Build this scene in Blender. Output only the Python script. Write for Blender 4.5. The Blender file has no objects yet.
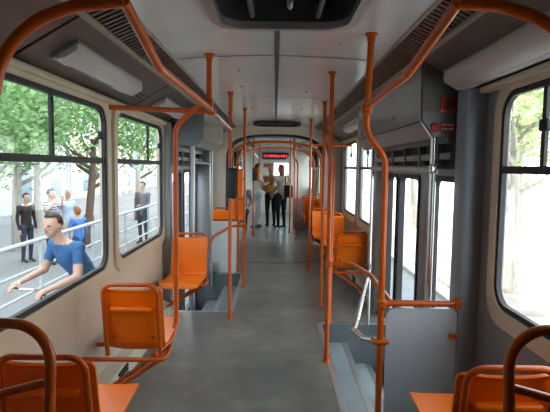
import bpy, bmesh, math, random
from mathutils import Vector, Matrix, noise
random.seed(7)
PI = math.pi
SC = bpy.context.scene
COL = SC.collection
HW = 1.2            # half width of the saloon
Y0, Y1 = -.9, 8.9  # first body
Y2, Y3 = 10.1, 17.6 # second body

# ------------------------------------------------------------------ materials
def nodes(name):
    m = bpy.data.materials.new(name); m.use_nodes = True
    nt = m.node_tree
    for n in list(nt.nodes): nt.nodes.remove(n)
    out = nt.nodes.new('ShaderNodeOutputMaterial')
    return m, nt, out

def mat(name, c, rough=.5, metal=0., var=.12, scale=6., bump=0., spec=.5, coat=0., stretch=None, dirt=None):
    m, nt, out = nodes(name)
    b = nt.nodes.new('ShaderNodeBsdfPrincipled')
    nt.links.new(b.outputs[0], out.inputs[0])
    b.inputs['Roughness'].default_value = rough
    b.inputs['Metallic'].default_value = metal
    b.inputs['Specular IOR Level'].default_value = spec
    b.inputs['Coat Weight'].default_value = coat
    b.inputs['Coat Roughness'].default_value = .12
    tc = nt.nodes.new('ShaderNodeTexCoord')
    mp = nt.nodes.new('ShaderNodeMapping')
    if stretch: mp.inputs['Scale'].default_value = stretch
    nt.links.new(tc.outputs['Object'], mp.inputs[0])
    nz = nt.nodes.new('ShaderNodeTexNoise')
    nz.inputs['Scale'].default_value = scale; nz.inputs['Detail'].default_value = 6
    nt.links.new(mp.outputs[0], nz.inputs['Vector'])
    rp = nt.nodes.new('ShaderNodeValToRGB')
    rp.color_ramp.elements[0].position = .3; rp.color_ramp.elements[1].position = .7
    lo = [max(0, v*(1-var)) for v in c]; hi = [min(1, v*(1+var)) for v in c]
    rp.color_ramp.elements[0].color = (*lo, 1); rp.color_ramp.elements[1].color = (*hi, 1)
    nt.links.new(nz.outputs['Fac'], rp.inputs[0])
    src = rp.outputs[0]
    if dirt:
        n2 = nt.nodes.new('ShaderNodeTexNoise'); n2.inputs['Scale'].default_value = dirt[1]; n2.inputs['Detail'].default_value = 8
        n2.inputs['Roughness'].default_value = .65
        nt.links.new(tc.outputs['Object'], n2.inputs['Vector'])
        r2 = nt.nodes.new('ShaderNodeValToRGB')
        r2.color_ramp.elements[0].position = dirt[2]; r2.color_ramp.elements[1].position = dirt[2]+.18
        nt.links.new(n2.outputs['Fac'], r2.inputs[0])
        mx = nt.nodes.new('ShaderNodeMix'); mx.data_type = 'RGBA'
        nt.links.new(r2.outputs[0], mx.inputs[0])
        nt.links.new(src, mx.inputs[6]); mx.inputs[7].default_value = (*dirt[0], 1)
        src = mx.outputs[2]
    nt.links.new(src, b.inputs['Base Color'])
    if bump:
        bp = nt.nodes.new('ShaderNodeBump'); bp.inputs['Strength'].default_value = bump; bp.inputs['Distance'].default_value = .01
        nt.links.new(nz.outputs['Fac'], bp.inputs['Height']); nt.links.new(bp.outputs[0], b.inputs['Normal'])
    return m

def glass(name, tint, refl):
    m, nt, out = nodes(name)
    t = nt.nodes.new('ShaderNodeBsdfTransparent'); t.inputs[0].default_value = (*tint, 1)
    g = nt.nodes.new('ShaderNodeBsdfGlossy'); g.inputs['Roughness'].default_value = .02
    mx = nt.nodes.new('ShaderNodeMixShader')
    lw = nt.nodes.new('ShaderNodeLayerWeight'); lw.inputs[0].default_value = .5
    pw = nt.nodes.new('ShaderNodeMath'); pw.operation = 'POWER'; pw.inputs[1].default_value = 5
    nt.links.new(lw.outputs['Facing'], pw.inputs[0])
    ma = nt.nodes.new('ShaderNodeMath'); ma.operation = 'MULTIPLY_ADD'; ma.inputs[1].default_value = .3; ma.inputs[2].default_value = refl
    nt.links.new(pw.outputs[0], ma.inputs[0]); nt.links.new(ma.outputs[0], mx.inputs[0])
    nt.links.new(t.outputs[0], mx.inputs[1]); nt.links.new(g.outputs[0], mx.inputs[2])
    nt.links.new(mx.outputs[0], out.inputs[0])
    return m

def emit(name, c, s):
    m, nt, out = nodes(name)
    e = nt.nodes.new('ShaderNodeEmission'); e.inputs[0].default_value = (*c, 1); e.inputs[1].default_value = s
    nt.links.new(e.outputs[0], out.inputs[0]); return m

def leafmat(name, c1, c2):
    m, nt, out = nodes(name)
    oi = nt.nodes.new('ShaderNodeNewGeometry')
    rp = nt.nodes.new('ShaderNodeValToRGB')
    rp.color_ramp.elements[0].color = (*c1, 1); rp.color_ramp.elements[1].color = (*c2, 1)
    nt.links.new(oi.outputs['Random Per Island'], rp.inputs[0])
    d = nt.nodes.new('ShaderNodeBsdfDiffuse'); t = nt.nodes.new('ShaderNodeBsdfTranslucent')
    nt.links.new(rp.outputs[0], d.inputs[0]); nt.links.new(rp.outputs[0], t.inputs[0])
    mx = nt.nodes.new('ShaderNodeMixShader'); mx.inputs[0].default_value = .5
    nt.links.new(d.outputs[0], mx.inputs[1]); nt.links.new(t.outputs[0], mx.inputs[2])
    nt.links.new(mx.outputs[0], out.inputs[0]); return m

M = {}
M['tube'] = mat('orange_paint', (.58, .10, .005), .32, var=.12, scale=14, coat=.12, spec=.35, dirt=((.26, .045, .012), 9, .66))
M['plastic'] = mat('orange_plastic', (.90, .18, .002), .33, var=.06, scale=4, coat=.05, spec=.25, dirt=((.52, .075, .006), 5, .6))
M['bolt'] = mat('dark_bolt', (.10, .04, .02), .5)
M['chrome'] = mat('bare_steel', (.62, .63, .64), .22, metal=1., var=.06, scale=20)
M['alu'] = mat('brushed_aluminium', (.48, .48, .48), .38, metal=.85, var=.1, scale=10, stretch=(30, 1, 30))
M['cove'] = mat('cove_sheet_metal', (.155, .142, .13), .32, metal=.55, var=.14, scale=3, stretch=(3, 1, 3))
M['box'] = mat('grey_box_paint', (.17, .185, .185), .4, metal=.2, var=.08, scale=5)
M['boxside'] = mat('grey_box_lid_sheen', (.30, .30, .295), .22, metal=.35, var=.08, scale=3)  # lid grey raised above the housing's to paint its reflections
M['ceil'] = mat('ceiling_laminate', (.66, .65, .62), .17, var=.05, scale=3, spec=.5, dirt=((.40, .38, .35), 4, .62))
M['edge'] = mat('grille_edge', (.34, .30, .23), .4, var=.1)
M['seam'] = mat('seam_strip', (.09, .085, .08), .6, var=.1)
M['cream'] = mat('cream_laminate', (.60, .535, .42), .35, var=.05, scale=3, dirt=((.42, .35, .25), 3, .64))
M['surround'] = mat('cream_moulding', (.62, .54, .39), .38, var=.06, scale=5, dirt=((.42, .35, .26), 7, .64))
M['grey_wallshade'] = mat('grey_laminate_wall_shade', (.23, .235, .24), .35, var=.05, scale=3)  # general grey; on the right wall it paints shade over cream laminate
M['pillar'] = mat('blue_grey_pillar', (.24, .30, .36), .35, var=.06, scale=4)
M['panel'] = mat('pale_grey_panel', (.55, .63, .68), .3, var=.04, scale=3)
M['white'] = mat('offwhite_panel', (.66, .66, .62), .35, var=.05, scale=3)
M['rubber'] = mat('black_rubber', (.014, .014, .015), .55, var=.2)
M['dark'] = mat('dark_void', (.03, .03, .03), .7, var=.2)
M['bellows'] = mat('dark_bellows', (.035, .035, .037), .8, var=.2, scale=20)
M['floor'] = mat('grey_linoleum', (.16, .162, .143), .30, var=.20, scale=3.2, bump=.05, dirt=((.28, .262, .21), 1.5, .5))
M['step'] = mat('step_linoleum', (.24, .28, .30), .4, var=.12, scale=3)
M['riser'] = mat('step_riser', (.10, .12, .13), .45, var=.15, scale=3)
M['lampwhite'] = mat('lamp_cover_plastic', (.62, .60, .56), .28, var=.05, scale=4)
M['lampsheen'] = mat('lamp_sheen_strip', (.85, .90, .95), .12, var=.05, scale=30, coat=.8)  # window light on the lamp covers, put into a pale colour
M['red'] = mat('red_plastic', (.55, .03, .025), .35, var=.06)
M['redlabel'] = mat('red_sticker', (.48, .05, .05), .5, var=.08)
M['whiteink'] = mat('white_ink', (.7, .68, .62), .6, var=.02)
M['pinkink'] = mat('faded_ink', (.26, .17, .17), .6, var=.05)
M['blackplastic'] = mat('black_plastic', (.02, .02, .022), .45, var=.1)
M['led'] = emit('red_led', (1, .06, .09), 2.2)
M['glass'] = glass('window_glass', (.95, .975, .975), .03)
M['ground'] = mat('shaded_concrete', (.24, .245, .25), .85, var=.12, scale=.6)  # left pavement, its shade put into a darker concrete
M['brightground'] = mat('sunny_concrete', (.56, .55, .52), .85, var=.12, scale=.6)  # right pavement, sun and bounce light put into a paler concrete
M['road'] = mat('street_paving', (.22, .24, .26), .8, var=.1, scale=1.2)
M['kerb'] = mat('kerb_stone', (.32, .29, .26), .85, var=.15, scale=2)
M['render'] = mat('pale_render', (.36, .355, .34), .85, var=.08, scale=.8)
M['render2'] = mat('ochre_render', (.66, .52, .36), .85, var=.08, scale=.8)
M['shopglass'] = mat('shop_window', (.16, .22, .26), .15, var=.2, scale=.6)
M['bark'] = mat('tree_bark', (.12, .085, .06), .9, var=.35, scale=9, bump=.4, stretch=(3, 3, .7))
M['palebark'] = mat('pale_bark', (.33, .30, .26), .9, var=.25, scale=7, bump=.3, stretch=(3, 3, .7))
M['leaf'] = leafmat('tree_leaves', (.10, .22, .07), (.32, .48, .22))
M['leaf2'] = leafmat('yellow_green_leaves', (.30, .40, .16), (.56, .64, .34))
M['railing'] = mat('white_railing_paint', (.48, .51, .53), .4, var=.04)
M['skin'] = mat('skin', (.55, .33, .24), .55, var=.05, scale=12)
M['hairdark'] = mat('dark_hair', (.025, .016, .012), .5, var=.3, scale=60)
M['hairgrey'] = mat('grey_hair', (.78, .76, .73), .5, var=.2, scale=60)
M['hairred'] = mat('red_hair', (.30, .10, .035), .5, var=.3, scale=60)
M['hairblond'] = mat('ash_blond_hair', (.36, .26, .15), .5, var=.3, scale=60)
M['eye'] = mat('eye_dark', (.03, .02, .02), .3)
M['lip'] = mat('lips', (.42, .16, .13), .5)
def cloth(n, c): M[n] = mat(n, c, .85, var=.15, scale=9, bump=.1)
cloth('blue_shirt', (.035, .12, .28)); cloth('navy_trousers', (.03, .04, .07)); cloth('black_trousers', (.012, .012, .014))
cloth('jeans', (.36, .47, .55)); cloth('white_top', (.66, .64, .62)); cloth('grey_jacket', (.42, .38, .33)); cloth('pink_top', (.50, .36, .33))
cloth('black_cloth', (.015, .015, .018)); cloth('lightblue_top', (.45, .58, .72)); cloth('blue_top', (.05, .20, .55)); cloth('grey_skirt', (.45, .45, .45)); cloth('shoe', (.04, .035, .035))
cloth('mustard', (.40, .18, .02)); cloth('grey_top', (.16, .18, .20))
def stripes(name, c1, c2, sc):
    m, nt, out = nodes(name)
    b = nt.nodes.new('ShaderNodeBsdfPrincipled'); nt.links.new(b.outputs[0], out.inputs[0]); b.inputs['Roughness'].default_value = .85
    tc = nt.nodes.new('ShaderNodeTexCoord'); w = nt.nodes.new('ShaderNodeTexWave'); w.bands_direction = 'Z'; w.inputs['Scale'].default_value = sc
    nt.links.new(tc.outputs['Object'], w.inputs[0])
    rp = nt.nodes.new('ShaderNodeValToRGB'); rp.color_ramp.elements[0].position = .45; rp.color_ramp.elements[1].position = .55
    rp.color_ramp.elements[0].color = (*c1, 1); rp.color_ramp.elements[1].color = (*c2, 1)
    nt.links.new(w.outputs[0], rp.inputs[0]); nt.links.new(rp.outputs[0], b.inputs['Base Color'])
    M[name] = m
stripes('striped_top', (.62, .58, .66), (.16, .08, .24), 6)

# ------------------------------------------------------------------ helpers
def link(o, parent=None):
    COL.objects.link(o)
    if parent is not None: o.parent = parent
    return o
def tag(o, label=None, cat=None, group=None, kind=None):
    if label: o['label'] = label
    if cat: o['category'] = cat
    if group: o['group'] = group
    if kind: o['kind'] = kind
    return o
def empty(name, loc=(0, 0, 0), rz=0., **k):
    o = bpy.data.objects.new(name, None); o.location = loc; o.rotation_euler = (0, 0, rz); o.empty_display_size = .1
    link(o); return tag(o, **k)
def copy_tree(o, parent=None):
    c = o.copy(); COL.objects.link(c)
    if parent is not None: c.parent = parent
    for ch in list(o.children): copy_tree(ch, c)
    return c

class MB:
    """collects shapes in one mesh; coordinates are those of the parent thing"""
    def __init__(s): s.bm = bmesh.new()
    def add(s, verts, faces, mi=0, smooth=False):
        vs = [s.bm.verts.new(v) for v in verts]
        for f in faces:
            try:
                fc = s.bm.faces.new([vs[i] for i in f]); fc.material_index = mi; fc.smooth = smooth
            except ValueError: pass
        return vs
    def box(s, x0, x1, y0, y1, z0, z1, mi=0):
        v = [(x, y, z) for x in (x0, x1) for y in (y0, y1) for z in (z0, z1)]
        s.add(v, [(0, 1, 3, 2), (4, 6, 7, 5), (0, 4, 5, 1), (2, 3, 7, 6), (0, 2, 6, 4), (1, 5, 7, 3)], mi); return s
    def rbox(s, x0, x1, y0, y1, z0, z1, r=.01, seg=3, mi=0):
        b = bmesh.new(); bmesh.ops.create_cube(b, size=1)
        for v in b.verts: v.co = Vector(((x0+x1)/2+v.co.x*(x1-x0), (y0+y1)/2+v.co.y*(y1-y0), (z0+z1)/2+v.co.z*(z1-z0)))
        r = min(r, .49*min(x1-x0, y1-y0, z1-z0))
        bmesh.ops.bevel(b, geom=b.edges[:], offset=r, segments=seg, affect='EDGES', profile=.5)
        s.merge(b, mi, True); return s
    def merge(s, b, mi=0, smooth=False, mtx=None):
        b.verts.index_update(); mp = {}
        for v in b.verts: mp[v] = s.bm.verts.new(mtx @ v.co if mtx else v.co)
        for f in b.faces:
            nf = s.bm.faces.new([mp[v] for v in f.verts]); nf.material_index = mi; nf.smooth = smooth
        b.free()
    def prism(s, poly, axis, a, b, mi=0):
        """poly: 2-D outline; axis 'y' -> (x,z), 'x' -> (y,z), 'z' -> (x,y)"""
        def P(p, t): return (p[0], t, p[1]) if axis == 'y' else (t, p[0], p[1]) if axis == 'x' else (p[0], p[1], t)
        n = len(poly); v = [P(p, a) for p in poly]+[P(p, b) for p in poly]
        f = [tuple(range(n)), tuple(range(2*n-1, n-1, -1))]+[(i, i+n, (i+1) % n+n, (i+1) % n) for i in range(n)]
        s.add(v, f, mi); return s
    def tube(s, pts, r, bend=.08, n=12, mi=0, closed=False, rend=None):
        P = fillet([Vector(p) for p in pts], bend, closed)
        m = len(P); rings = []
        T = []
        for i in range(m):
            if closed: t = P[(i+1) % m]-P[i-1]
            else: t = P[min(i+1, m-1)]-P[max(i-1, 0)]
            T.append(t.normalized())
        u = T[0].orthogonal().normalized()
        for i in range(m):
            u = (u-T[i]*u.dot(T[i])).normalized(); w = T[i].cross(u)
            rr = r if rend is None else r+(rend-r)*i/(m-1)
            rings.append([P[i]+(u*math.cos(2*PI*k/n)+w*math.sin(2*PI*k/n))*rr for k in range(n)])
        v = [p for R in rings for p in R]; f = []
        for i in range(m if closed else m-1):
            j = (i+1) % m
            for k in range(n): f.append((i*n+k, i*n+(k+1) % n, j*n+(k+1) % n, j*n+k))
        if not closed: f += [tuple(range(n-1, -1, -1)), tuple((m-1)*n+k for k in range(n))]
        s.add(v, f, mi, True); return s
    def lathe(s, prof, c=(0, 0, 0), axis='z', n=20, mi=0):
        v = []; f = []
        for (r, h) in prof:
            for k in range(n):
                a = 2*PI*k/n; p = (r*math.cos(a), r*math.sin(a))
                q = (p[0], p[1], h) if axis == 'z' else (p[0], h, p[1]) if axis == 'y' else (h, p[0], p[1])
                v.append((q[0]+c[0], q[1]+c[1], q[2]+c[2]))
        m = len(prof)
        for i in range(m-1):
            for k in range(n): f.append((i*n+k, i*n+(k+1) % n, (i+1)*n+(k+1) % n, (i+1)*n+k))
        f += [tuple(range(n-1, -1, -1)), tuple((m-1)*n+k for k in range(n))]
        s.add(v, f, mi, True); return s
    def ring(s, inner, outer, P, a, b, mi=0):
        """band between two outlines of equal length, mapped by P(p, t), from depth a to b"""
        n = len(inner); v = [P(p, t) for t in (a, b) for L in (inner, outer) for p in L]
        f = []
        for i in range(n):
            j = (i+1) % n; ii, io, bi, bo = 0, n, 2*n, 3*n
            f += [(ii+i, ii+j, io+j, io+i), (bi+i, bo+i, bo+j, bi+j), (ii+i, bi+i, bi+j, ii+j), (io+i, io+j, bo+j, bo+i)]
        s.add(v, f, mi); return s
    def build(s, name, mats, parent=None, sharp=35, **k):
        bmesh.ops.recalc_face_normals(s.bm, faces=s.bm.faces[:])
        me = bpy.data.meshes.new(name); s.bm.to_mesh(me); s.bm.free()
        for m in (mats if isinstance(mats, (list, tuple)) else [mats]): me.materials.append(M[m])
        try: me.set_sharp_from_angle(angle=math.radians(sharp))
        except Exception: pass
        o = bpy.data.objects.new(name, me); link(o, parent); return tag(o, **k)

def fillet(P, r, closed=False, seg=7):
    n = len(P); out = []
    for i in range(n):
        if not closed and i in (0, n-1): out.append(P[i]); continue
        a, b, c = P[i-1], P[i], P[(i+1) % n]
        d1, d2 = (a-b), (c-b); l1, l2 = d1.length, d2.length
        if l1 < 1e-6 or l2 < 1e-6: continue
        d1 /= l1; d2 /= l2
        ang = d1.angle(d2)
        if ang > PI-.02 or r <= 0: out.append(b); continue
        t = min(r/math.tan(ang/2), .48*l1, .48*l2); rr = t*math.tan(ang/2)
        cen = b+(d1+d2).normalized()*(rr/math.sin(ang/2))
        s0 = b+d1*t-cen; s1 = b+d2*t-cen
        for k in range(seg+1): out.append(cen+s0.slerp(s1, k/seg).normalized()*rr if s0.length > 1e-6 else b)
    return out
def rrect(x0, x1, y0, y1, r, seg=6):
    o = []
    for cx, cy, a0 in ((x1-r, y1-r, 0), (x0+r, y1-r, 90), (x0+r, y0+r, 180), (x1-r, y0+r, 270)):
        for k in range(seg+1):
            a = math.radians(a0+90*k/seg); o.append((cx+r*math.cos(a), cy+r*math.sin(a)))
    return o
def structure(o): o['kind'] = 'structure'; return o

# ------------------------------------------------------------------ camera
cam = bpy.data.cameras.new('camera'); cam.sensor_width = 36; cam.lens = 480*36/550; cam.clip_start = .05
co = bpy.data.objects.new('camera', cam); link(co); SC.camera = co
R = Matrix.Rotation(math.radians(90-4.65), 3, 'X') @ Matrix.Rotation(math.radians(.7), 3, 'Z')
co.matrix_world = Matrix.Translation((0, 0, 1.6)) @ R.to_4x4()

# ------------------------------------------------------------------ floor, steps
STR = (.48, 2.84, 4.82); STL = (.48, 5.2, 7.1)
f = MB()
f.box(-HW, HW, Y0, STR[1], -.08, 0); f.box(-HW, STR[0], STR[1], STR[2], -.08, 0); f.box(-HW, HW, STR[2], STL[1], -.08, 0)
f.box(-STL[0], HW, STL[1], STL[2], -.08, 0); f.box(-HW, HW, STL[2], Y1, -.08, 0)
f.box(-.9, .9, Y1, Y2, -.08, -.001); f.box(-HW, HW, Y2, Y3, -.08, 0)
structure(f.build('floor', 'floor'))
def stairwell(n, sx, y0, y1):
    r = empty('trim_%d' % n); structure(r)
    ri = MB(); st = MB(); no = MB()
    zs = (0, -.19, -.41, -.62); xs = (.48, .74, .99, 1.2)
    for i in range(3):
        x = xs[i]; ri.box(*sorted((sx*x, sx*(x+.012))), y0, y1, zs[i+1]-.03, zs[i]-.004)
        if i < 3: st.box(*sorted((sx*x, sx*(xs[i+1]+.012))), y0, y1, zs[i+1]-.03, zs[i+1])
        no.box(*sorted((sx*(x-.035), sx*(x+.014))), y0, y1, zs[i]-.02, zs[i]+.003)
    ri.box(*sorted((sx*.482, sx*1.24)), y1-.012, y1+.02, -.66, -.003); ri.box(*sorted((sx*.482, sx*1.24)), y0-.02, y0+.012, -.66, -.003)
    no.box(*sorted((sx*.48, sx*1.2)), y1-.005, y1+.035, -.03, .003); no.box(*sorted((sx*.48, sx*1.2)), y0-.035, y0+.005, -.03, .003)
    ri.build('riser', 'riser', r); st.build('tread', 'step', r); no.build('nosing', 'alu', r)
stairwell(1, 1, STR[1], STR[2]); stairwell(2, -1, STL[1], STL[2])
# turntable seam
t = MB(); t.tube([(1.05*math.cos(a), 8.95+1.05*math.sin(a), .0) for a in [math.radians(190+x*4) for x in range(41)]], .006, 0, 6)
structure(t.build('trim_3', 'seam'))

# ------------------------------------------------------------------ walls and windows
WZ0, WZ1 = .87, 2.0
WT = .06
def wall(name, sx, m, y0, y1, holes):
    b = MB(); xa, xb = sorted((sx*HW, sx*(HW+WT)))
    ys = y0
    for (a, c, z0, z1) in sorted(holes):
        b.box(xa, xb, ys, a, -.08, 2.5); ys = c
        if z0 > -.08: b.box(xa, xb, a, c, -.08, z0)
        b.box(xa, xb, a, c, z1, 2.5)
    b.box(xa, xb, ys, y1, -.08, 2.5)
    return structure(b.build(name, m))
WN = [0]
def window(sx, y0, y1, mull, z0=WZ0, z1=WZ1, bar=1.63, latch=True, far=False):
    """y0..y1 clear opening of the surround; black rubber sits inside it"""
    WN[0] += 1; r = empty('window_%d' % WN[0]); structure(r)
    P = lambda p, t: (sx*t, p[0], p[1])
    b = MB(); b.ring(rrect(y0-.0, y1+.0, z0, z1, .13), rrect(y0-.07, y1+.07, z0-.09, z1+.055, .16), P, HW-.022, HW+.012)
    b.build('surround', 'surround', r)
    b = MB(); b.ring(rrect(y0+.026, y1-.026, z0+.028, z1-.028, .105), rrect(y0-.004, y1+.004, z0-.004, z1+.004, .13), P, HW-.012, HW+.014)
    b.box(*sorted((sx*(HW-.004), sx*(HW+.014))), y0+.02, y1-.02, bar-.020, bar+.018)
    b.build('window_frame', 'rubber', r)
    b = MB(); b.box(*sorted((sx*(HW-.003), sx*(HW+.013))), mull-.016, mull+.016, bar, z1-.02)
    b.build('mullion', 'rubber', r)
    b = MB(); b.box(*sorted((sx*(HW+.004), sx*(HW+.009))), y0+.01, y1-.01, z0+.01, bar-.01); b.build('pane', 'glass', r)
    b = MB(); b.box(*sorted((sx*(HW+.004), sx*(HW+.009))), y0+.01, mull, bar, z1-.01); b.build('pane', 'glass', r)
    b = MB(); b.box(*sorted((sx*(HW+.004), sx*(HW+.009))), mull, y1-.01, bar, z1-.01); b.build('pane', 'glass', r)
    if latch:
        b = MB(); yl = y1-.05 if sx < 0 else mull
        b.rbox(*sorted((sx*(HW-.012), sx*(HW+.02))), yl-.035, yl+.03, 1.775, 1.83, .008); b.build('latch', 'rubber', r)
    return r
LW = [(1.85, 3.39, 2.6), (3.6, 5.06, 4.55)]
RW = [(1.4, 2.55, 2.17), (5.72, 6.83, 6.3), (7.05, 8.35, 7.7)]
LW2 = [(7.55, 8.5, 8.0)]
RW2 = []
L_holes = [(a-.055, b+.055, WZ0-.06, WZ1+.04) for a, b, _ in LW+LW2]+[(5.25, 7.08, -.08, 1.98)]
R_holes = [(a-.055, b+.055, WZ0-.06, WZ1+.04) for a, b, _ in RW+RW2]+[(2.9, 5.2, -.08, 1.98)]
wall('wall_left', -1, 'cream', Y0, Y1, L_holes)
wall('wall_right', 1, 'grey_wallshade', Y0, Y1, R_holes)  # same laminate as the left wall, shade painted in as grey
for a, b, m in LW+LW2: window(-1, a, b, m)
for a, b, m in RW+RW2: window(1, a, b, m, bar=1.6)
# second body
S2 = [(10.5, 11.9, 11.2), (12.1, 13.5, 12.8), (15.6, 17.2, 16.4)]
wl = wall('wall_left_far', -1, 'cream', Y2, Y3, [(a, b, WZ0-.02, WZ1+.01) for a, b, _ in S2]+[(13.7, 15.4, -.08, 1.98)])
wr = wall('wall_right_far', 1, 'cream', Y2, Y3, [(a, b, WZ0-.02, WZ1+.01) for a, b, _ in S2]+[(13.7, 15.4, -.08, 1.98)])
for a, b, m in S2: window(-1, a, b, m); window(1, a, b, m)
b = MB(); b.box(-HW-WT, HW+WT, Y0-.06, Y0, -.08, 2.55); structure(b.build('wall_back_unseen', 'box'))  # unseen end wall, set close and dark to cut light from behind
# end walls at the articulation, with an arched gangway opening
def gangway(name, y, w, zt, m):
    n = 24; inner = []
    pts = [(w, 0)]
    for k in range(n+1):
        a = PI*k/n; ca, sa = math.cos(a), math.sin(a)
        pts.append((w*math.copysign(abs(ca)**.7, ca), (zt-.55)+.55*abs(sa)**.6))
    pts.append((-w, 0))
    out = []
    for (x, z) in pts:
        if abs(x) >= w-1e-6 and z < .01: out.append((math.copysign(HW, x), 0))
        else:
            s = min(HW/max(abs(x), 1e-6), (2.55-1.2)/max(z-1.2, 1e-6)) if z > 1.2 else HW/abs(x)
            out.append((x*s, 1.2+(z-1.2)*s if z > 1.2 else z))
    b = MB(); v = [(x, yy, z) for yy in (y, y+.05) for L in (pts, out) for (x, z) in L]; N = len(pts); f = []
    for i in range(N-1):
        f += [(i, i+1, N+i+1, N+i), (2*N+i, 3*N+i, 3*N+i+1, 2*N+i+1), (i, 2*N+i, 2*N+i+1, i+1), (N+i, N+i+1, 3*N+i+1, 3*N+i)]
    b.add(v, f); return structure(b.build(name, m))
gangway('wall_front', Y1-.05, .92, 2.2, 'cream')
gangway('wall_gangway', Y2, .98, 2.2, 'bellows')
# bellows between the bodies: ribbed arch
b = MB()
for i in range(8):
    y = Y1+.02+i*.145; rr = .94 if i % 2 else 1.03
    pts = [(rr, -.05)]+[(rr*math.copysign(abs(math.cos(PI*k/16))**.7, math.cos(PI*k/16)), 1.66+(.55+rr-.93)*abs(math.sin(PI*k/16))**.6) for k in range(17)]+[(-rr, -.05)]
    if i: b.add([(x, yp, z) for x, z in prev]+[(x, y, z) for x, z in pts], [(k, k+1, len(pts)+k+1, len(pts)+k) for k in range(len(pts)-1)])
    prev, yp = pts, y
structure(b.build('trim_4', 'bellows'))

# ------------------------------------------------------------------ ceiling, coves
CX, CZ, CZM = .70, 2.33, 2.365
HX0, HX1, HY0, HY1 = -.30, .38, 1.85, 2.63
def czat(x): return CZM-(CZM-CZ)*(x/CX)**2
def ceiling(name, seams, hole=None):
    r = empty(name); structure(r)
    b = MB()
    for (a, c) in zip(seams[:-1], seams[1:]):
        a += .004; c -= .004
        cuts = [(a, c, -CX, CX)]
        if hole and a < hole[2] < c:
            cuts = [(a, hole[2], -CX, CX), (hole[3], c, -CX, CX), (hole[2], hole[3], -CX, hole[0]), (hole[2], hole[3], hole[1], CX)]
        for (ya, yb, xa, xb) in cuts:
            N = 10; xs = [xa+(xb-xa)*k/N for k in range(N+1)]
            v = [(x, y, czat(x)+dz) for dz in (0, .012) for y in (ya, yb) for x in xs]; n = N+1; f = []
            for k in range(N): f += [(k, k+1, n+k+1, n+k), (2*n+k, 3*n+k, 3*n+k+1, 2*n+k+1)]
            f += [(0, n, 3*n, 2*n), (N, 2*n+N, 3*n+N, n+N)]
            b.add(v, f, 0, True)
    b.build('ceiling_panel', 'ceil', r)
    b = MB()
    for yy in seams[1:-1]:
        N = 10
        for k in range(N):
            xa, xb = -CX+2*CX*k/N, -CX+2*CX*(k+1)/N
            b.add([(xa, yy-.009, czat(xa)-.002), (xb, yy-.009, czat(xb)-.002), (xb, yy+.009, czat(xb)-.002), (xa, yy+.009, czat(xa)-.002)], [(0, 1, 2, 3)])
    y_a = hole[3]+.03 if hole else seams[0]
    b.box(-.016, .016, y_a, seams[-1], CZM-.006, CZM+.004)
    b.build('seam_strip', 'seam', r)
    for (x, y) in [(-.29, 2.95), (.38, 3.0), (-.30, 3.85), (-.33, 4.6), (.2, 4.5), (.30, 4.9), (-.3, 6.2), (.33, 6.3), (-.33, 2.0), (.42, 5.6), (.2, 7.1)]:
        if seams[0] < y < seams[-1]: b = MB(); b.lathe([(.016, -.006), (.012, -.012), (.005, -.014)], (x, y, czat(x)+.004), n=10); b.build('fixing_screw', 'chrome', r)
    b = MB(); b.box(-HW-WT, HW+WT, seams[0], seams[-1], 2.52, 2.58); b.build('roof_skin', 'grey_wallshade', r)
    return r
ceiling('ceiling', [Y0, .9, 3.37, 5.31, 7.15, Y1-.05], (HX0, HX1, HY0, HY1))
ceiling('ceiling_far', [Y2+.05, 12., 14., 16., Y3])
def cove(n, sx, y0, y1, joints):
    r = empty('trim_%d' % n); structure(r)
    A, B, C = (.70, 2.33), (.855, 2.262), (1.2, 2.06)
    g = MB(); g.prism([(sx*A[0], A[1]+.02), (sx*B[0], B[1]+.02), (sx*B[0], B[1]+.035), (sx*A[0], A[1]+.035)], 'y', y0, y1)
    g.build('grille_back', 'dark', r)
    g = MB(); d = Vector((B[0]-A[0], B[1]-A[1])).normalized()
    k = y0
    while k < y1-.02:
        p, q = (sx*(A[0]+.015), A[1]-.006), (sx*(B[0]-.012), B[1]+.006)
        g.prism([p, q, (q[0], q[1]+.014), (p[0], p[1]+.014)], 'y', k, k+.024); k += .048
    g.build('grille_slats', 'cove', r)
    g = MB()
    g.prism([(sx*(A[0]-.008), A[1]-.006), (sx*(A[0]+.008), A[1]-.012), (sx*(A[0]+.008), A[1]+.01), (sx*(A[0]-.008), A[1]+.014)], 'y', y0, y1)
    g.prism([(sx*(B[0]-.008), B[1]-.008), (sx*(B[0]+.008), B[1]-.017), (sx*(B[0]+.008), B[1]), (sx*(B[0]-.008), B[1]+.012)], 'y', y0, y1)
    g.build('edge_strip', 'edge', r)
    for (a, c) in zip(joints[:-1], joints[1:]):
        g = MB(); g.prism([(sx*B[0], B[1]), (sx*C[0], C[1]), (sx*C[0], C[1]+.014), (sx*B[0], B[1]+.014)], 'y', a+.012, c-.012)
        g.build('cove_panel', 'cove', r)
    g = MB(); g.prism([(sx*B[0], B[1]+.02), (sx*C[0], C[1]+.02), (sx*C[0], C[1]+.03), (sx*B[0], B[1]+.03)], 'y', y0, y1); g.build('cove_back', 'dark', r)
    g = MB(); g.rbox(*sorted((sx*1.15, sx*1.202)), y0, y1, 2.028, 2.066, .012); g.build('cornice', 'surround', r)
    return r
cove(5, -1, Y0, Y1-.05, [Y0, .6, 2.17, 3.95, 5.25, 7.3, Y1-.06])
cove(6, 1, Y0, Y1-.05, [Y0, .4, 2.96, 5.3, 7., Y1-.06])
cove(7, -1, Y2+.05, Y3, [Y2+.05, 12, 14, 16, Y3])
cove(8, 1, Y2+.05, Y3, [Y2+.05, 12, 14, 16, Y3])
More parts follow.
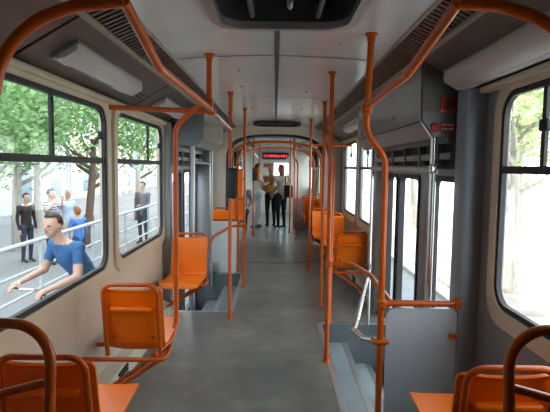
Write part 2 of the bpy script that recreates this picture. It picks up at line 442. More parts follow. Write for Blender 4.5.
# pillars beside the doors and wall-foot duct
def pillar(n, sx, y0, y1, xi, m):
    b = MB(); b.rbox(*sorted((sx*xi, sx*(HW+.02))), y0, y1, -.6 if False else 0., 2.07, .02); structure(b.build('trim_%d' % n, m))
pillar(9, 1, 2.76, 2.93, 1.085, 'pillar'); pillar(10, 1, 5.2, 5.42, 1.1, 'grey_wallshade')
pillar(11, -1, 5.1, 5.25, 1.12, 'grey_wallshade'); pillar(12, -1, 7.1, 7.3, .96, 'alu')
def skirting(name, sx, segs):
    r = empty(name); structure(r)
    b = MB()
    for a, c in segs: b.prism([(sx*HW, 0), (sx*1.10, 0), (sx*1.12, .12), (sx*HW, .15)], 'y', a, c)
    b.build('heater_duct', 'cream', r)
    b = MB()
    for a, c in segs:
        y = a+.25
        while y < c-.3:
            for i in range(7):
                for j in range(3): b.box(*sorted((sx*1.100, sx*1.115)), y+i*.03, y+i*.03+.018, .02+j*.03, .038+j*.03)
            y += .8
    b.build('heater_holes', 'dark', r)
skirting('baseboard_left', -1, [(Y0, 5.1), (7.3, Y1-.05)]); skirting('baseboard_right', 1, [(Y0, 2.75), (5.42, Y1-.05)])

# ------------------------------------------------------------------ doors
def door(n, sx, y0, y1, stiles, tall=1.60):
    """folding tram door in the outer wall: leaves are glazed frames"""
    r = empty('door_%d' % n); structure(r)
    x0, x1 = HW+.0, HW+.04
    h = MB(); h.box(*sorted((sx*1.10, sx*(HW+.06))), y0, y1, 1.60, 2.07); h.build('door_header', 'dark', r)
    h = MB(); h.box(*sorted((sx*1.06, sx*1.10)), y0, y1, 1.66, 1.70); h.box(*sorted((sx*1.05, sx*1.10)), y0+.02, y1, 1.76, 1.81)
    h.build('door_gear', 'cove', r)
    for k in range(4): h = MB(); h.box(*sorted((sx*1.05, sx*1.10)), y0+.2+k*.4, y0+.225+k*.4, 1.62, 1.84); h.build('gear_arm', 'box', r)
    for (a, c) in zip(stiles[:-1], stiles[1:]):
        P = lambda p, t: (sx*t, p[0], p[1])
        lf = MB(); lf.ring(rrect(a[1]+.0, c[0]-.0, -.42, tall-.06, .05, 4), rrect(a[0]+.004 if a[0] == stiles[0][0] else (a[0]+a[1])/2+.004, c[1]-.004 if c[1] == stiles[-1][1] else (c[0]+c[1])/2-.004, -.62, tall, .01, 4), P, x0, x1)
        leaf = lf.build('door_leaf', 'grey_wallshade', r)
        g = MB(); g.ring(rrect(a[1]+.03, c[0]-.03, -.39, tall-.09, .05, 4), rrect(a[1]-.012, c[0]+.012, -.432, tall-.048, .05, 4), P, x0-.01, x1+.005); g.build('rubber_seal', 'rubber', leaf)
        g = MB(); g.box(*sorted((sx*(x0+.015), sx*(x0+.021))), a[1]+.005, c[0]-.005, -.415, tall-.065); g.build('pane', 'glass', leaf)
    return r
door(1, 1, 2.93, 5.2, [(2.94, 3.06), (3.66, 3.98), (4.62, 4.70), (5.08, 5.2)])
door(2, -1, 5.25, 7.1, [(5.27, 5.36), (6.12, 6.27), (6.95, 7.1)])
door(3, 1, 13.7, 15.4, [(13.7, 13.8), (14.5, 14.6), (15.3, 15.4)])
door(4, -1, 13.7, 15.4, [(13.7, 13.8), (14.5, 14.6), (15.3, 15.4)])

# ------------------------------------------------------------------ door engine boxes
def engine_box(sx, y0, y1, xi, zb, zc, label):
    r = empty('door_engine_box', (sx*xi, y0, 1.9), label=label, cat='equipment box')
    X = lambda x: sx*(x-xi)
    b = MB(); b.prism([(X(xi+.012), .34), (X(xi+.012), zc-1.9), (X(xi+.085), zb-1.9), (X(HW-.005), zb-1.9), (X(HW-.005), .15), (X(.97), .29)], 'y', 0, y1-y0)
    b.build('housing', 'box', r)
    b = MB(); b.prism([(X(xi), .345), (X(xi), zc-1.9-.002), (X(xi+.012), zc-1.9-.002), (X(xi+.012), .345)], 'y', .02, y1-y0-.02); b.build('side_lid', 'boxside', r)
    b = MB(); b.prism([(X(xi+.004), zc-1.9-.012), (X(xi+.079), zb-1.9-.012), (X(xi+.088), zb-1.9-.004), (X(xi+.013), zc-1.9-.002)], 'y', .02, y1-y0-.02); b.build('bottom_lid', 'boxside', r)
    for t in (.3, .72):
        b = MB(); b.lathe([(.016, -.008), (.016, .004)], (X(xi-.0), (y1-y0)*t, (zc-1.9)+.08), 'x', 10); b.build('lock', 'bolt', r)
    return r
EB = engine_box(1, 3.0, 5.3, .893, 1.80, 1.90, 'long grey box above the right door with red emergency switch on its end')
engine_box(-1, 5.3, 7.25, .79, 1.82, 1.90, 'long grey box hung above the left doorway steps')
# red switch, push button and stickers on the end of the right box (box-local coordinates: x from .92, z from 1.9)
b = MB(); b.rbox(.118, .214, -.018, .0, .045, .142, .006); sw = b.build('emergency_switch', 'red', EB)
b = MB(); b.lathe([(.036, -.018), (.036, -.028), (.03, -.032)], (.166, 0, .094), 'y', 20); b.rbox(.134, .198, -.042, -.026, .085, .103, .005); b.build('switch_knob', 'bolt', sw)
for x in (.126, .206):
    for z in (.053, .134): b = MB(); b.lathe([(.0055, -.017), (.0045, -.021)], (x, 0, z), 'y', 8); b.build('switch_screw', 'chrome', sw)
b = MB(); b.lathe([(.030, .0), (.030, -.012), (.024, -.026), (.012, -.030)], (.088, 0, -.045), 'y', 20); b.build('push_button', 'red', EB)
b = MB(); b.box(.122, .215, -.003, .0, -.072, -.012); st = b.build('warning_sticker', 'redlabel', EB)
b = MB(); x = .13
for i, w in enumerate((.018, .009, .014, .020)): b.box(x, x+w, -.0045, -.002, -.034, -.022); x += w+.004
x = .13
for i, w in enumerate((.012, .020, .008, .016)): b.box(x, x+w, -.0045, -.002, -.060, -.046); x += w+.005
b.build('sticker_lettering', 'whiteink', st)
for x0, x1, z0, z1 in ((.028, .096, .055, .074), (.028, .09, .085, .10), (.03, .08, .112, .12)): b = MB(); b.box(x0, x1, -.003, .0, z0, z1); b.build('faded_sticker', 'pinkink', EB)
b = MB(); b.lathe([(.007, 0), (.007, -.005), (.003, -.007)], (.055, 0, .185), 'y', 10); b.build('screw', 'chrome', EB)

# ------------------------------------------------------------------ lamps in the coves
def lamp(sx, y0, y1, label, hw=.078, shift=0.):
    """lies on the slanted cove; local u across the slope, n its normal"""
    B, C = Vector((.855, 2.262)), Vector((1.2, 2.06))
    d = (C-B).normalized(); nrm = Vector((-d.y, d.x)); nrm = -nrm if nrm.y > 0 else nrm
    mid = (B+C)/2+d*shift; kw = hw/.125
    r = empty('ceiling_lamp', (sx*mid.x, y0, mid.y), label=label, cat='lamp', group='strip lamps in the ceiling coves')
    L = y1-y0
    def Q(u, h): p = d*u*kw+nrm*h; return (sx*p.x, p.y)
    b = MB(); b.prism([Q(-.125, .002), Q(.125, .002), Q(.125, .018), Q(-.125, .018)], 'y', 0, L); b.build('lamp_base', 'alu', r)
    # tapered cover
    sec = [(-.118, .016), (-.108, .055), (-.085, .074), (.035, .074), (.102, .040), (.112, .016)]
    b = MB(); v = []
    for t, k in ((.004, .80), (.05, 1.), (L-.05, 1.), (L-.004, .80)):
        for (u, h) in sec: q = Q(u*(.6+.4*k) if k < 1 else u, .016+(h-.016)*(k if k == 1 else .45)); v.append((q[0], t, q[1]))
    n = len(sec); f = [tuple(range(n)), tuple(range(4*n-1, 3*n-1, -1))]
    for i in range(3):
        for k in range(n): f.append((i*n+k, i*n+(k+1) % n, (i+1)*n+(k+1) % n, (i+1)*n+k))
    b.add(v, f); b.build('lamp_cover', 'lampwhite', r)
    for (a, c) in ((.07, L*.62), (L*.84, L-.07)): b = MB(); b.prism([Q(.042, .070), Q(.097, .0420), Q(.0995, .0455), Q(.0445, .0735)], 'y', a, c); b.build('lamp_sheen_strip', 'lampsheen', r)  # pale strips paint window light reflected along the lower face
lamp(-1, 2.36, 3.48, 'white strip lamp over the near left window, before the speaker holes')
lamp(-1, 4.22, 5.2, 'white strip lamp over the second left window, behind the cross rail')
lamp(1, 1.62, 2.9, 'long white strip lamp over the right window', .095, .05)
lamp(1, 5.6, 6.9, 'white strip lamp over the right seats beyond the door box')
# speaker holes on the left cove
B, C = Vector((.855, 2.262)), Vector((1.2, 2.06)); dd = (C-B).normalized()
r = empty('speaker_grille', (-1.03, 3.78, 2.155), label='three by three speaker holes in grey cove above left window pillar', cat='speaker')
for i in range(3):
    for j in range(3):
        p = B+dd*(.22+.035*i)
        b = MB(); b.lathe([(.009, -.003), (.009, .001)], (-p.x+1.03, -.05+.055*j, p.y-.002-2.155), n=8); b.build('hole', 'dark', r)

# ------------------------------------------------------------------ roof hatch and roof vent
r = empty('roof_hatch', ((HX0+HX1)/2, (HY0+HY1)/2, 2.35), label='dark open roof hatch with rounded corners in the white ceiling', cat='roof hatch')
hx, hy = (HX1-HX0)/2, (HY1-HY0)/2
P = lambda p, t: (p[0], p[1], t)
b = MB(); b.ring(rrect(-hx+.012, hx-.012, -hy+.012, hy-.012, .13), rrect(-hx-.03, hx+.03, -hy-.03, hy+.03, .15), P, -.018, .02); b.build('hatch_rim', 'alu', r)
b = MB(); b.ring(rrect(-hx+.005, hx-.005, -hy+.005, hy-.005, .13), rrect(-hx-.01, hx+.01, -hy-.01, hy+.01, .14), P, .0, .15)
b.box(-hx-.01, hx+.01, -hy-.01, hy+.01, .15, .16); b.build('hatch_shaft', 'dark', r)
for x in (-.17, .17): b = MB(); b.tube([(x, -hy+.02, .02), (x, hy-.06, .03), (x, hy-.02, .11)], .014, .04); b.build('hatch_arm', 'cove', r)
for y in (-.05, .2): b = MB(); b.box(-hx, hx, y, y+.05, .10, .14); b.build('hatch_beam', 'seam', r)
b = MB(); b.lathe([(.014, .1), (.016, .03), (.013, .01), (.005, .0)], (.02, .12, 0)); b.build('hatch_knob', 'alu', r)
r = empty('roof_vent', (.02, 8.3, 2.355), label='flat black oval vent in the ceiling before the gangway', cat='vent')
b = MB(); P = lambda p, t: (p[0], p[1], t)
b.ring(rrect(-.34, .34, -.24, .24, .12), rrect(-.40, .40, -.30, .30, .16), P, -.045, .0); b.build('vent_rim', 'rubber', r)
b = MB(); b.box(-.36, .36, -.26, .26, -.022, -.012); b.build('vent_plate', 'dark', r)

# ------------------------------------------------------------------ seats
def shell(profile, w, r0, r1, cup, thick):
    """moulded plastic sheet: profile is a list of (y, z) from one end to the other, rounded at both ends"""
    n = len(profile); NU = 14; rows = []
    P = [Vector((0, p[0], p[1])) for p in profile]
    L = [0]
    for i in range(1, n): L.append(L[-1]+(P[i]-P[i-1]).length)
    tot = L[-1]; b = bmesh.new(); V = []
    for side in (0, 1):
        for i in range(n):
            t = P[min(i+1, n-1)]-P[max(i-1, 0)]; t.normalize(); nr = Vector((0, -t.z, t.y))
            s = L[i]; ww = w
            for (e, rr) in ((s, r0), (tot-s, r1)):
                if e < rr: ww = min(ww, w-rr+math.sqrt(max(rr*rr-(rr-e)**2, 0)))
            for k in range(NU+1):
                u = -1+2*k/NU
                V.append(b.verts.new(P[i]+Vector((u*ww, 0, 0))+nr*(-cup*(abs(u)**3)*(ww/w)-thick*side)))
    m = NU+1; o = n*m
    for i in range(n-1):
        for k in range(NU):
            a = i*m+k
            b.faces.new((V[a], V[a+1], V[a+m+1], V[a+m])); b.faces.new((V[o+a], V[o+a+m], V[o+a+m+1], V[o+a+1]))
    for i in range(n-1):
        for k in (0, NU):
            a = i*m+k; q = (V[a], V[a+m], V[o+a+m], V[o+a]); b.faces.new(q if k == 0 else q[::-1])
    for k in range(NU):
        for i in (0, n-1):
            a = i*m+k; q = (V[a], V[a+1], V[o+a+1], V[o+a]); b.faces.new(q[::-1] if i == 0 else q)
    return b
def dense(prof, seg=5, bend=.05):
    P = fillet([Vector((0, y, z)) for y, z in prof], bend); out = [P[0]]
    for p in P[1:]:
        d = (p-out[-1]).length; k = max(1, int(d/.009))
        q = out[-1].copy()
        for i in range(1, k+1): out.append(q.lerp(p, i/k))
    return [(p.y, p.z) for p in out]
def make_seat(label, loop='low', mount=-1, wall_gap=.12):
    """faces +y; local origin on the floor below the middle of the backrest; mount: side of the wall (-1 left, +1 right)"""
    r = empty('tram_seat', label=label, cat='seat', group='orange tram seats')
    w = .195
    b = MB(); b.merge(shell(dense([(.55, .435), (.53, .468), (.06, .445), (.02, .45)]), w, .06, .02, .006, .012), 0, True); b.build('seat_pan', 'plastic', r)
    b = MB(); b.merge(shell(dense([(.035, .42), (-.0, .47), (-.065, .815), (-.08, .83)], bend=.03), w-.008, .03, .035, .016, .012), 0, True); bk = b.build('backrest', 'plastic', r)
    b = MB(); b.rbox(-.13, .13, -.094, -.045, .70, .73, .012); b.build('back_grip', 'plastic', bk)
    t = MB()
    tx = w-.028
    if loop == 'low':
        t.tube([(-tx, -.02, .40), (-tx, -.10, .875), (tx, -.10, .875), (tx, -.02, .40)], .0135, .065)
    else:
        t.tube([(-tx-.03, -.02, .40), (-tx-.03, -.10, 1.125), (tx+.03, -.10, 1.125), (tx+.03, -.02, .40)], .0165, .12)
        s = mount
        t.tube([(-s*(tx+.03), -.082, .955), (s*(tx+.03), -.078, .85)], .0135, 0)
    t.build('back_loop', 'tube', r)
    t = MB(); s = mount; xw = s*(w+wall_gap)
    t.tube([(xw, -.05, .385), (-s*(w+.0), -.05, .385), (-s*(w), .20, .385), (xw, .20, .385)], .0145, .05)
    t.tube([(-s*(w-.03), .0, .37), (xw-s*.06, -.06, .10), (xw-s*.0, -.06, .07)], .0135, .05)
    t.tube([(-s*(w-.03), .20, .37), (xw-s*.06, .06, .10), (xw-s*.0, .06, .07)], .0135, .05)
    t.box(*sorted((xw-s*.06, xw)), -.10, .10, .0, .075)
    t.tube([(-w+.03, .18, .40), (-w+.03, .46, .44)], .011, 0); t.tube([(w-.03, .18, .40), (w-.03, .46, .44)], .011, 0)
    t.build('support_frame', 'tube', r)
    for x, z, y0 in ((-.12, .52, .003), (.12, .52, .003), (-tx, .46, -.012), (tx, .46, -.012)):
        b = MB(); b.lathe([(.009, y0-.018), (.009, y0-.030), (.004, y0-.034)], (x, 0, z), 'y', 8); b.build('bolt', 'bolt', r)
    return r
def place(o, x, y, rz=0): o.location = (x, y, 0); o.rotation_euler = (0, 0, rz); return o
SLOW_L = make_seat('orange seat seen from behind, below the left handrail bend', 'low', -1)
place(SLOW_L, -.88, 2.97)
seatL = [SLOW_L]
def dup(o, x, y, rz, label):
    c = copy_tree(o); c['label'] = label; return place(c, x, y, rz)
dup(SLOW_L, -.88, 1.86, 0, 'orange seat in the near left corner with a bright pan, behind the taller loop')
SLOW_R = make_seat('orange seat in the near right corner with bright pan, beside the grey panel', 'low', 1)
place(SLOW_R, .88, 1.80)
dup(SLOW_R, .885, 5.55, 0, 'dark-backed orange seat right behind the right doorway, loop towards the viewer')
# facing the viewer: rotated half a turn, so the left-wall seat uses the right-hand mount
dup(SLOW_R, -.90, 5.02, PI, 'orange seat facing the viewer at the left doorway')
dup(SLOW_R, -.90, 8.25, PI, 'orange seat behind the white partition beyond the left doorway')
dup(SLOW_L, .91, 7.5, PI, 'bright orange seat facing the viewer under the far right windows')
dup(SLOW_L, .84, 8.3, PI, 'orange seat facing the viewer, last before the gangway on the right')
STALL_L = make_seat('tall-looped orange seat nearest the viewer on the left', 'tall', 1)
place(STALL_L, -.86, 1.30, PI)
STALL_R = make_seat('tall-looped orange seat nearest the viewer on the right', 'tall', -1)
place(STALL_R, .90, 1.30, PI)
# second body
for i, y in enumerate((10.7, 11.5, 12.4)):
    dup(SLOW_R, .86, y, 0, ('dark orange seat just through the gangway on the right', 'second orange seat past the gangway on the right', 'third orange seat past the gangway on the right')[i])
for i, y in enumerate((10.9, 11.8)):
    dup(SLOW_R, -.88, y, PI, ('orange seat just through the gangway on the left', 'orange seat beside the standing passengers on the left')[i])

# ------------------------------------------------------------------ poles and rails
TR = .0185
def pole(name, pts, label, r=TR, top=None, base=None, bend=.07, m='tube', cat='grab pole', group=None, clamps=()):
    o = Vector(pts[-1] if base else pts[-1]); e = empty(name, o, label=label, cat=cat, group=group)
    q = [Vector(p)-o for p in pts]
    t = MB(); t.tube(q, r, bend); t.build('tube', m, e)
    if top: b = MB(); b.lathe([(.036, 0), (.036, -.010), (.024, -.014), (.0225, -.045)], q[0], n=16); b.build('ceiling_flange', m, e)
    if base: b = MB(); b.lathe([(.034, 0), (.034, .007), (.024, .012), (.0225, .045)], q[-1], n=16); b.build('floor_flange', m, e)
    for c in clamps:
        c = Vector(c)-o
        b = MB(); b.rbox(c.x-.028, c.x+.028, c.y-.028, c.y+.028, c.z-.03, c.z+.03, .012); cl = b.build('clamp', m, e)
        for dz in (-.016, .016): b = MB(); b.lathe([(.006, -.027), (.005, -.034)], (c.x, c.y, c.z+dz), 'y', 8); b.build('clamp_bolt', 'bolt', cl)
    return e
P1 = pole('grab_pole', [(.44, 3.86, czat(.44)), (.44, 3.86, 0)], 'straight orange floor-to-ceiling pole at the edge of the right steps', top=1, base=1, clamps=[(.44, 3.86, .82)])
P2 = pole('grab_pole', [(-.465, 4.95, czat(.465)), (-.465, 4.95, 0)], 'orange pole carrying the ticket machine before the left steps', top=1, base=1)
P3 = pole('grab_pole', [(-.405, 6.3, czat(.4)), (-.405, 6.3, 0)], 'thin orange pole on aisle side of the left steps, right of the ticket machine', top=1, base=1, clamps=[(-.405, 6.3, .82)])
pole('grab_pole', [(.525, 2.74, czat(.525)), (.51, 2.74, 1.80), (.625, 2.74, 1.66), (.625, 2.74, 0)], 'kinked orange pole at the grey panel by right steps', top=1, base=1, bend=.16, clamps=[(.51, 2.74, 1.93), (.625, 2.74, .81)])
pole('grab_pole', [(-.455, 3.3, czat(.455)), (-.455, 3.3, 2.0)], 'short orange stub joining ceiling and left handrail', top=1, clamps=[(-.455, 3.3, 2.03)])
pole('grab_pole', [(-.47, 3.2, 2.02), (-.56, 3.27, 1.975), (-.685, 3.3, 1.86), (-.685, 3.3, .50), (-.70, 3.22, .41), (-.76, 2.98, .39)], 'bent orange pole running from left handrail down to a seat frame', bend=.10)
pole('grab_pole', [(.55, 5.5, czat(.55)), (.55, 5.5, 0)], 'orange pole between the right steps and the dark-backed seat', top=1, base=1)
pole('grab_pole', [(.54, 7.45, czat(.54)), (.54, 7.45, 0)], 'orange ceiling pole beside the two far right seats', top=1, base=1)
pole('grab_pole', [(.47, 4.9, 1.93), (.59, 4.9, 1.62), (.58, 4.9, 0)], 'bent orange pole at far corner of the right steps', base=1, bend=.2)
pole('grab_pole', [(-.46, 7.2, 1.93), (-.56, 7.2, 1.72), (-.56, 7.2, 0)], 'bent orange pole at the far corner of the left steps', base=1, bend=.15)
# long ceiling handrails: painted, then bare steel where hands have worn them
def handrail(name, sx, pts, worn, label):
    e = empty(name, pts[0], label=label, cat='handrail'); o = Vector(pts[0])
    t = MB(); t.tube([Vector(p)-o for p in pts], TR, .12); t.build('tube', 'tube', e)
    if worn: t = MB(); t.tube([Vector(p)-o for p in worn], TR+.0006, .1); t.build('worn_tube', 'chrome', e, label='bare steel length of the handrail, paint worn off')
    return e
handrail('ceiling_handrail', -1, [(-.484, 1.56, 2.116), (-.472, 1.97, 1.99), (-.46, 3.3, 2.0), (-.462, 3.55, 1.995)], [(-.462, 3.55, 1.995), (-.462, 4.95, 1.98)], 'long orange handrail below the ceiling on the left, worn to steel at its far end')
handrail('ceiling_handrail', 1, [(.569, 1.56, 2.122), (.53, 1.98, 1.98), (.515, 2.74, 1.95)], None, 'orange ceiling handrail on the right ending at the kinked pole')
pole('cross_rail', [(-1.2, 3.5, 2.015), (-.462, 3.5, 1.99)], 'horizontal orange rail from the left window pillar to the handrail', bend=0, cat='rail', clamps=[(-.462, 3.5, 1.99)])
pole('cross_rail', [(.60, 7.75, 1.955), (1.2, 7.75, 1.955)], 'horizontal orange rail to the far right window pillar', bend=0, cat='rail')
# near hoop across the ceiling, left and right branches
pole('hoop_rail', [(-.484, 1.56, 2.116), (-.645, 1.56, 2.098), (-.75, 1.56, 2.06), (-.831, 1.56, 2.0), (-.885, 1.56, 1.91), (-.915, 1.56, 1.77), (-.925, 1.54, 1.3), (-.90, 1.37, 1.115)], 'thick orange hoop curving down in the top left corner', r=.020, bend=.22, cat='rail')
pole('hoop_rail', [(.569, 1.56, 2.122), (.70, 1.56, 2.116), (.80, 1.56, 2.088), (.90, 1.56, 2.04), (.97, 1.56, 1.95), (1.0, 1.56, 1.8), (.98, 1.54, 1.3), (.96, 1.40, 1.13)], 'thick orange hoop curving down in the top right corner', r=.020, bend=.22, cat='rail')
# rails by the steps
pole('step_rail', [(.44, 3.86, .82), (.63, 3.86, .82), (.70, 3.45, .82), (.69, 2.76, .81)], 'bent orange rail from the straight pole to the grey panel top', bend=.14, cat='rail')
pole('step_rail', [(-.405, 6.3, .82), (-.56, 6.3, .82), (-.70, 5.45, .80), (-.72, 5.06, .72)], 'bent orange rail linking left seat and thin pole by the left steps', bend=.14, cat='rail')
pole('step_rail', [(.60, 2.775, .585), (.54, 2.82, .575), (.53, 3.1, .53), (.62, 3.5, .46), (.78, 4.1, .52), (.97, 4.78, .62)], 'curved bare steel rail low over the right steps', bend=.1, m='chrome', cat='rail', r=.019)
b_ = MB(); b_.rbox(.575, .675, 2.71, 2.765, .575, .605, .012); tag(b_.build('rail_bracket', 'tube'), 'orange clamp holding the steel rail on the kinked pole', 'bracket')
pole('door_post', [(1.0, 3.06, 1.80), (1.0, 3.06, -.405)], 'vertical steel post under the corner of the right door box', r=.021, m='chrome', cat='post', clamps=[(1.0, 3.06, 1.60)])
pole('door_post', [(.965, 4.8, 1.80), (.965, 4.8, -.0)], 'thin steel post at the far end of the right steps', r=.016, m='chrome', cat='post')
pole('door_rail', [(.99, 3.06, 1.60), (.965, 4.8, 1.60)], 'horizontal grey steel rail across the right doorway at eye height', r=.022, m='alu', cat='rail')
pole('door_post', [(-.93, 5.4, 1.82), (-.93, 5.4, -.185)], 'steel post inside the left doorway', r=.028, m='alu', cat='post')
pole('door_post', [(-.93, 7.04, 1.82), (-.93, 7.04, -.185)], 'slim steel post at the far side of the left doorway', r=.014, m='alu', cat='post')
pole('door_rail', [(-.93, 5.42, 1.64), (-.94, 7.0, 1.64)], 'horizontal steel rail across the left doorway', r=.018, m='alu', cat='rail')
# gangway hoops
def hoop(y, w, zt, r, label):
    pts = [(-w, y, 0)]+[(w*math.cos(t)*-1 if False else -w*math.copysign(abs(math.cos(t))**.75, math.cos(t)), y, zt-.42+.42*math.sin(t)**.7) for t in [PI*k/14 for k in range(15)]]+[(w, y, 0)]
    pole('gangway_hoop', pts, label, bend=.12, r=r, cat='rail')
hoop(8.72, .83, 2.05, .022, 'nearest orange hoop framing the gangway')
hoop(10.35, .84, 2.01, .020, 'orange hoop on the far side of the gangway')
# second body poles
for i, (x, y) in enumerate(((-.5, 11.0), (.36, 11.6), (.5, 12.6), (-.5, 14.8))):
    pole('grab_pole', [(x, y, czat(x)), (x, y, 0)], ('orange pole with small ticket machine beside the standing group', 'orange pole to the right of the standing group', 'orange pole behind the pair of far right poles', 'orange pole deep in the second car on the left')[i], top=1, base=1)
pole('grab_pole', [(.42, 11.2, 2.3), (.42, 11.2, 1.85), (.52, 11.2, 1.7), (.52, 11.2, 0)], 'kinked orange pole just past the gangway on the right', base=1, bend=.14)
pole('ceiling_handrail', [(.50, 10.4, 2.02), (.30, 14.0, 1.80)], 'bare steel rail beneath the ceiling past the gangway on the right', m='chrome', cat='handrail')
pole('ceiling_handrail', [(-.60, 10.4, 2.05), (-.5, 14.0, 1.85)], 'bare steel rail beneath the ceiling past the gangway on the left', m='chrome', cat='handrail')

# ------------------------------------------------------------------ ticket machines
def validator(x, y, zc, h, label):
    r = empty('ticket_validator', (x, y, zc), label=label, cat='ticket machine')
    b = MB(); b.rbox(-.025, .078, -.105, -.018, -h/2, h/2, .022); b.build('black_shell', 'blackplastic', r)
    b = MB(); b.rbox(.080, .138, -.10, .02, -h/2+.01, h/2-.01, .018); b.build('orange_front', 'plastic', r)
    b = MB(); b.box(.1375, .140, -.075, -.015, .03, .06); b.build('ticket_slot', 'rubber', r)
    b = MB(); b.rbox(-.03, .082, -.02, .028, -.04, .04, .008); b.build('pole_clamp', 'bolt', r)
validator(-.465, 4.95, 1.43, .31, 'black ticket machine with an orange front on the left pole')
validator(-.5, 11.0, 1.43, .30, 'small far ticket machine on pole beside the standing group')

# ------------------------------------------------------------------ partitions
r = empty('partition', (.62, 2.78, 0), label='pale grey partition panel with an orange top rail at right steps', cat='partition')
b = MB()
b.prism(rrect(.05, .47, .02, .775, .05), 'y', 0, .022)
b.build('panel', 'panel', r)
b = MB(); b.tube([(.0, -.01, .81), (.455, -.01, .81)], .019, 0); b.rbox(.44, .475, -.035, .02, .78, .84, .01); b.build('top_rail', 'tube', r)
b = MB(); b.rbox(.42, .47, -.02, .0, .60, .63, .006); b.build('bracket', 'tube', r)
r = empty('partition', (-.97, 7.14, 0), label='white partition panel at the far end of the left steps', cat='partition')
b = MB(); b.rbox(0, .40, 0, .03, .0, .78, .01); b.build('panel', 'white', r)
b = MB(); b.tube([(-.0, .015, .80), (.42, .015, .80)], .017, 0); b.build('top_rail', 'tube', r)
b = MB(); b.rbox(.0, .13, -.05, -.004, -.10 if False else .02, .16, .01); b.build('socket_box', 'alu', r)
r = empty('partition', (.50, 12.15, 0), label='grey partition beside the orange seats past the gangway', cat='partition')
b = MB(); b.rbox(0, .62, 0, .03, .0, .78, .01); b.build('panel', 'grey_wallshade', r)
b = MB(); b.tube([(.0, .015, .80), (.62, .015, .80)], .017, 0); b.build('top_rail', 'tube', r)

# ------------------------------------------------------------------ far end of the second body
b = MB()
for (x0, x1, z0, z1) in ((-HW, -.05, -.08, 2.52), (.45, HW, -.08, 2.52), (-.05, .45, 1.74, 2.52), (-.05, .45, -.08, .95)): b.box(x0, x1, 16.9, 16.95, z0, z1)
structure(b.build('wall_cab', 'white'))
b = MB(); b.box(-.05, .45, 16.92, 16.926, .95, 1.74); structure(b.build('window_20', 'glass'))
b = MB()
for (x0, x1, z0, z1) in ((-HW, -1.0, -.08, 2.52), (1.0, HW, -.08, 2.52), (-1., 1., 1.95, 2.52), (-1., 1., -.08, .8)): b.box(x0, x1, 17.6, 17.66, z0, z1)
structure(b.build('wall_cab_front', 'grey_wallshade'))
b = MB(); b.box(-1., 1., 17.62, 17.63, .8, 1.95); structure(b.build('window_21', 'glass'))
r = empty('led_display', (-.0, 16.86, 1.98), label='dark display with glowing red dot letters over the far cab wall', cat='display')
b = MB(); b.rbox(-.46, .46, -.08, .035, -.12, .12, .01); b.build('case', 'blackplastic', r)
b = MB(); x = -.40; random.seed(3)
while x < .38:
    w = random.choice((.05, .06, .07))
    for i in range(3):
        for j in range(5):
            if random.random() < .72: b.box(x+i*w/3, x+i*w/3+w/3-.007, -.086, -.079, -.042+j*.018, -.042+j*.018+.012)
    x += w+.022
b.build('lit_dots', 'led', r)
b = MB(); b.box(-.42, -.06, 16.893, 16.9, 1.58, 1.72); tag(b.build('notice', 'redlabel'), 'small red notice on the cab wall below the display', 'notice')

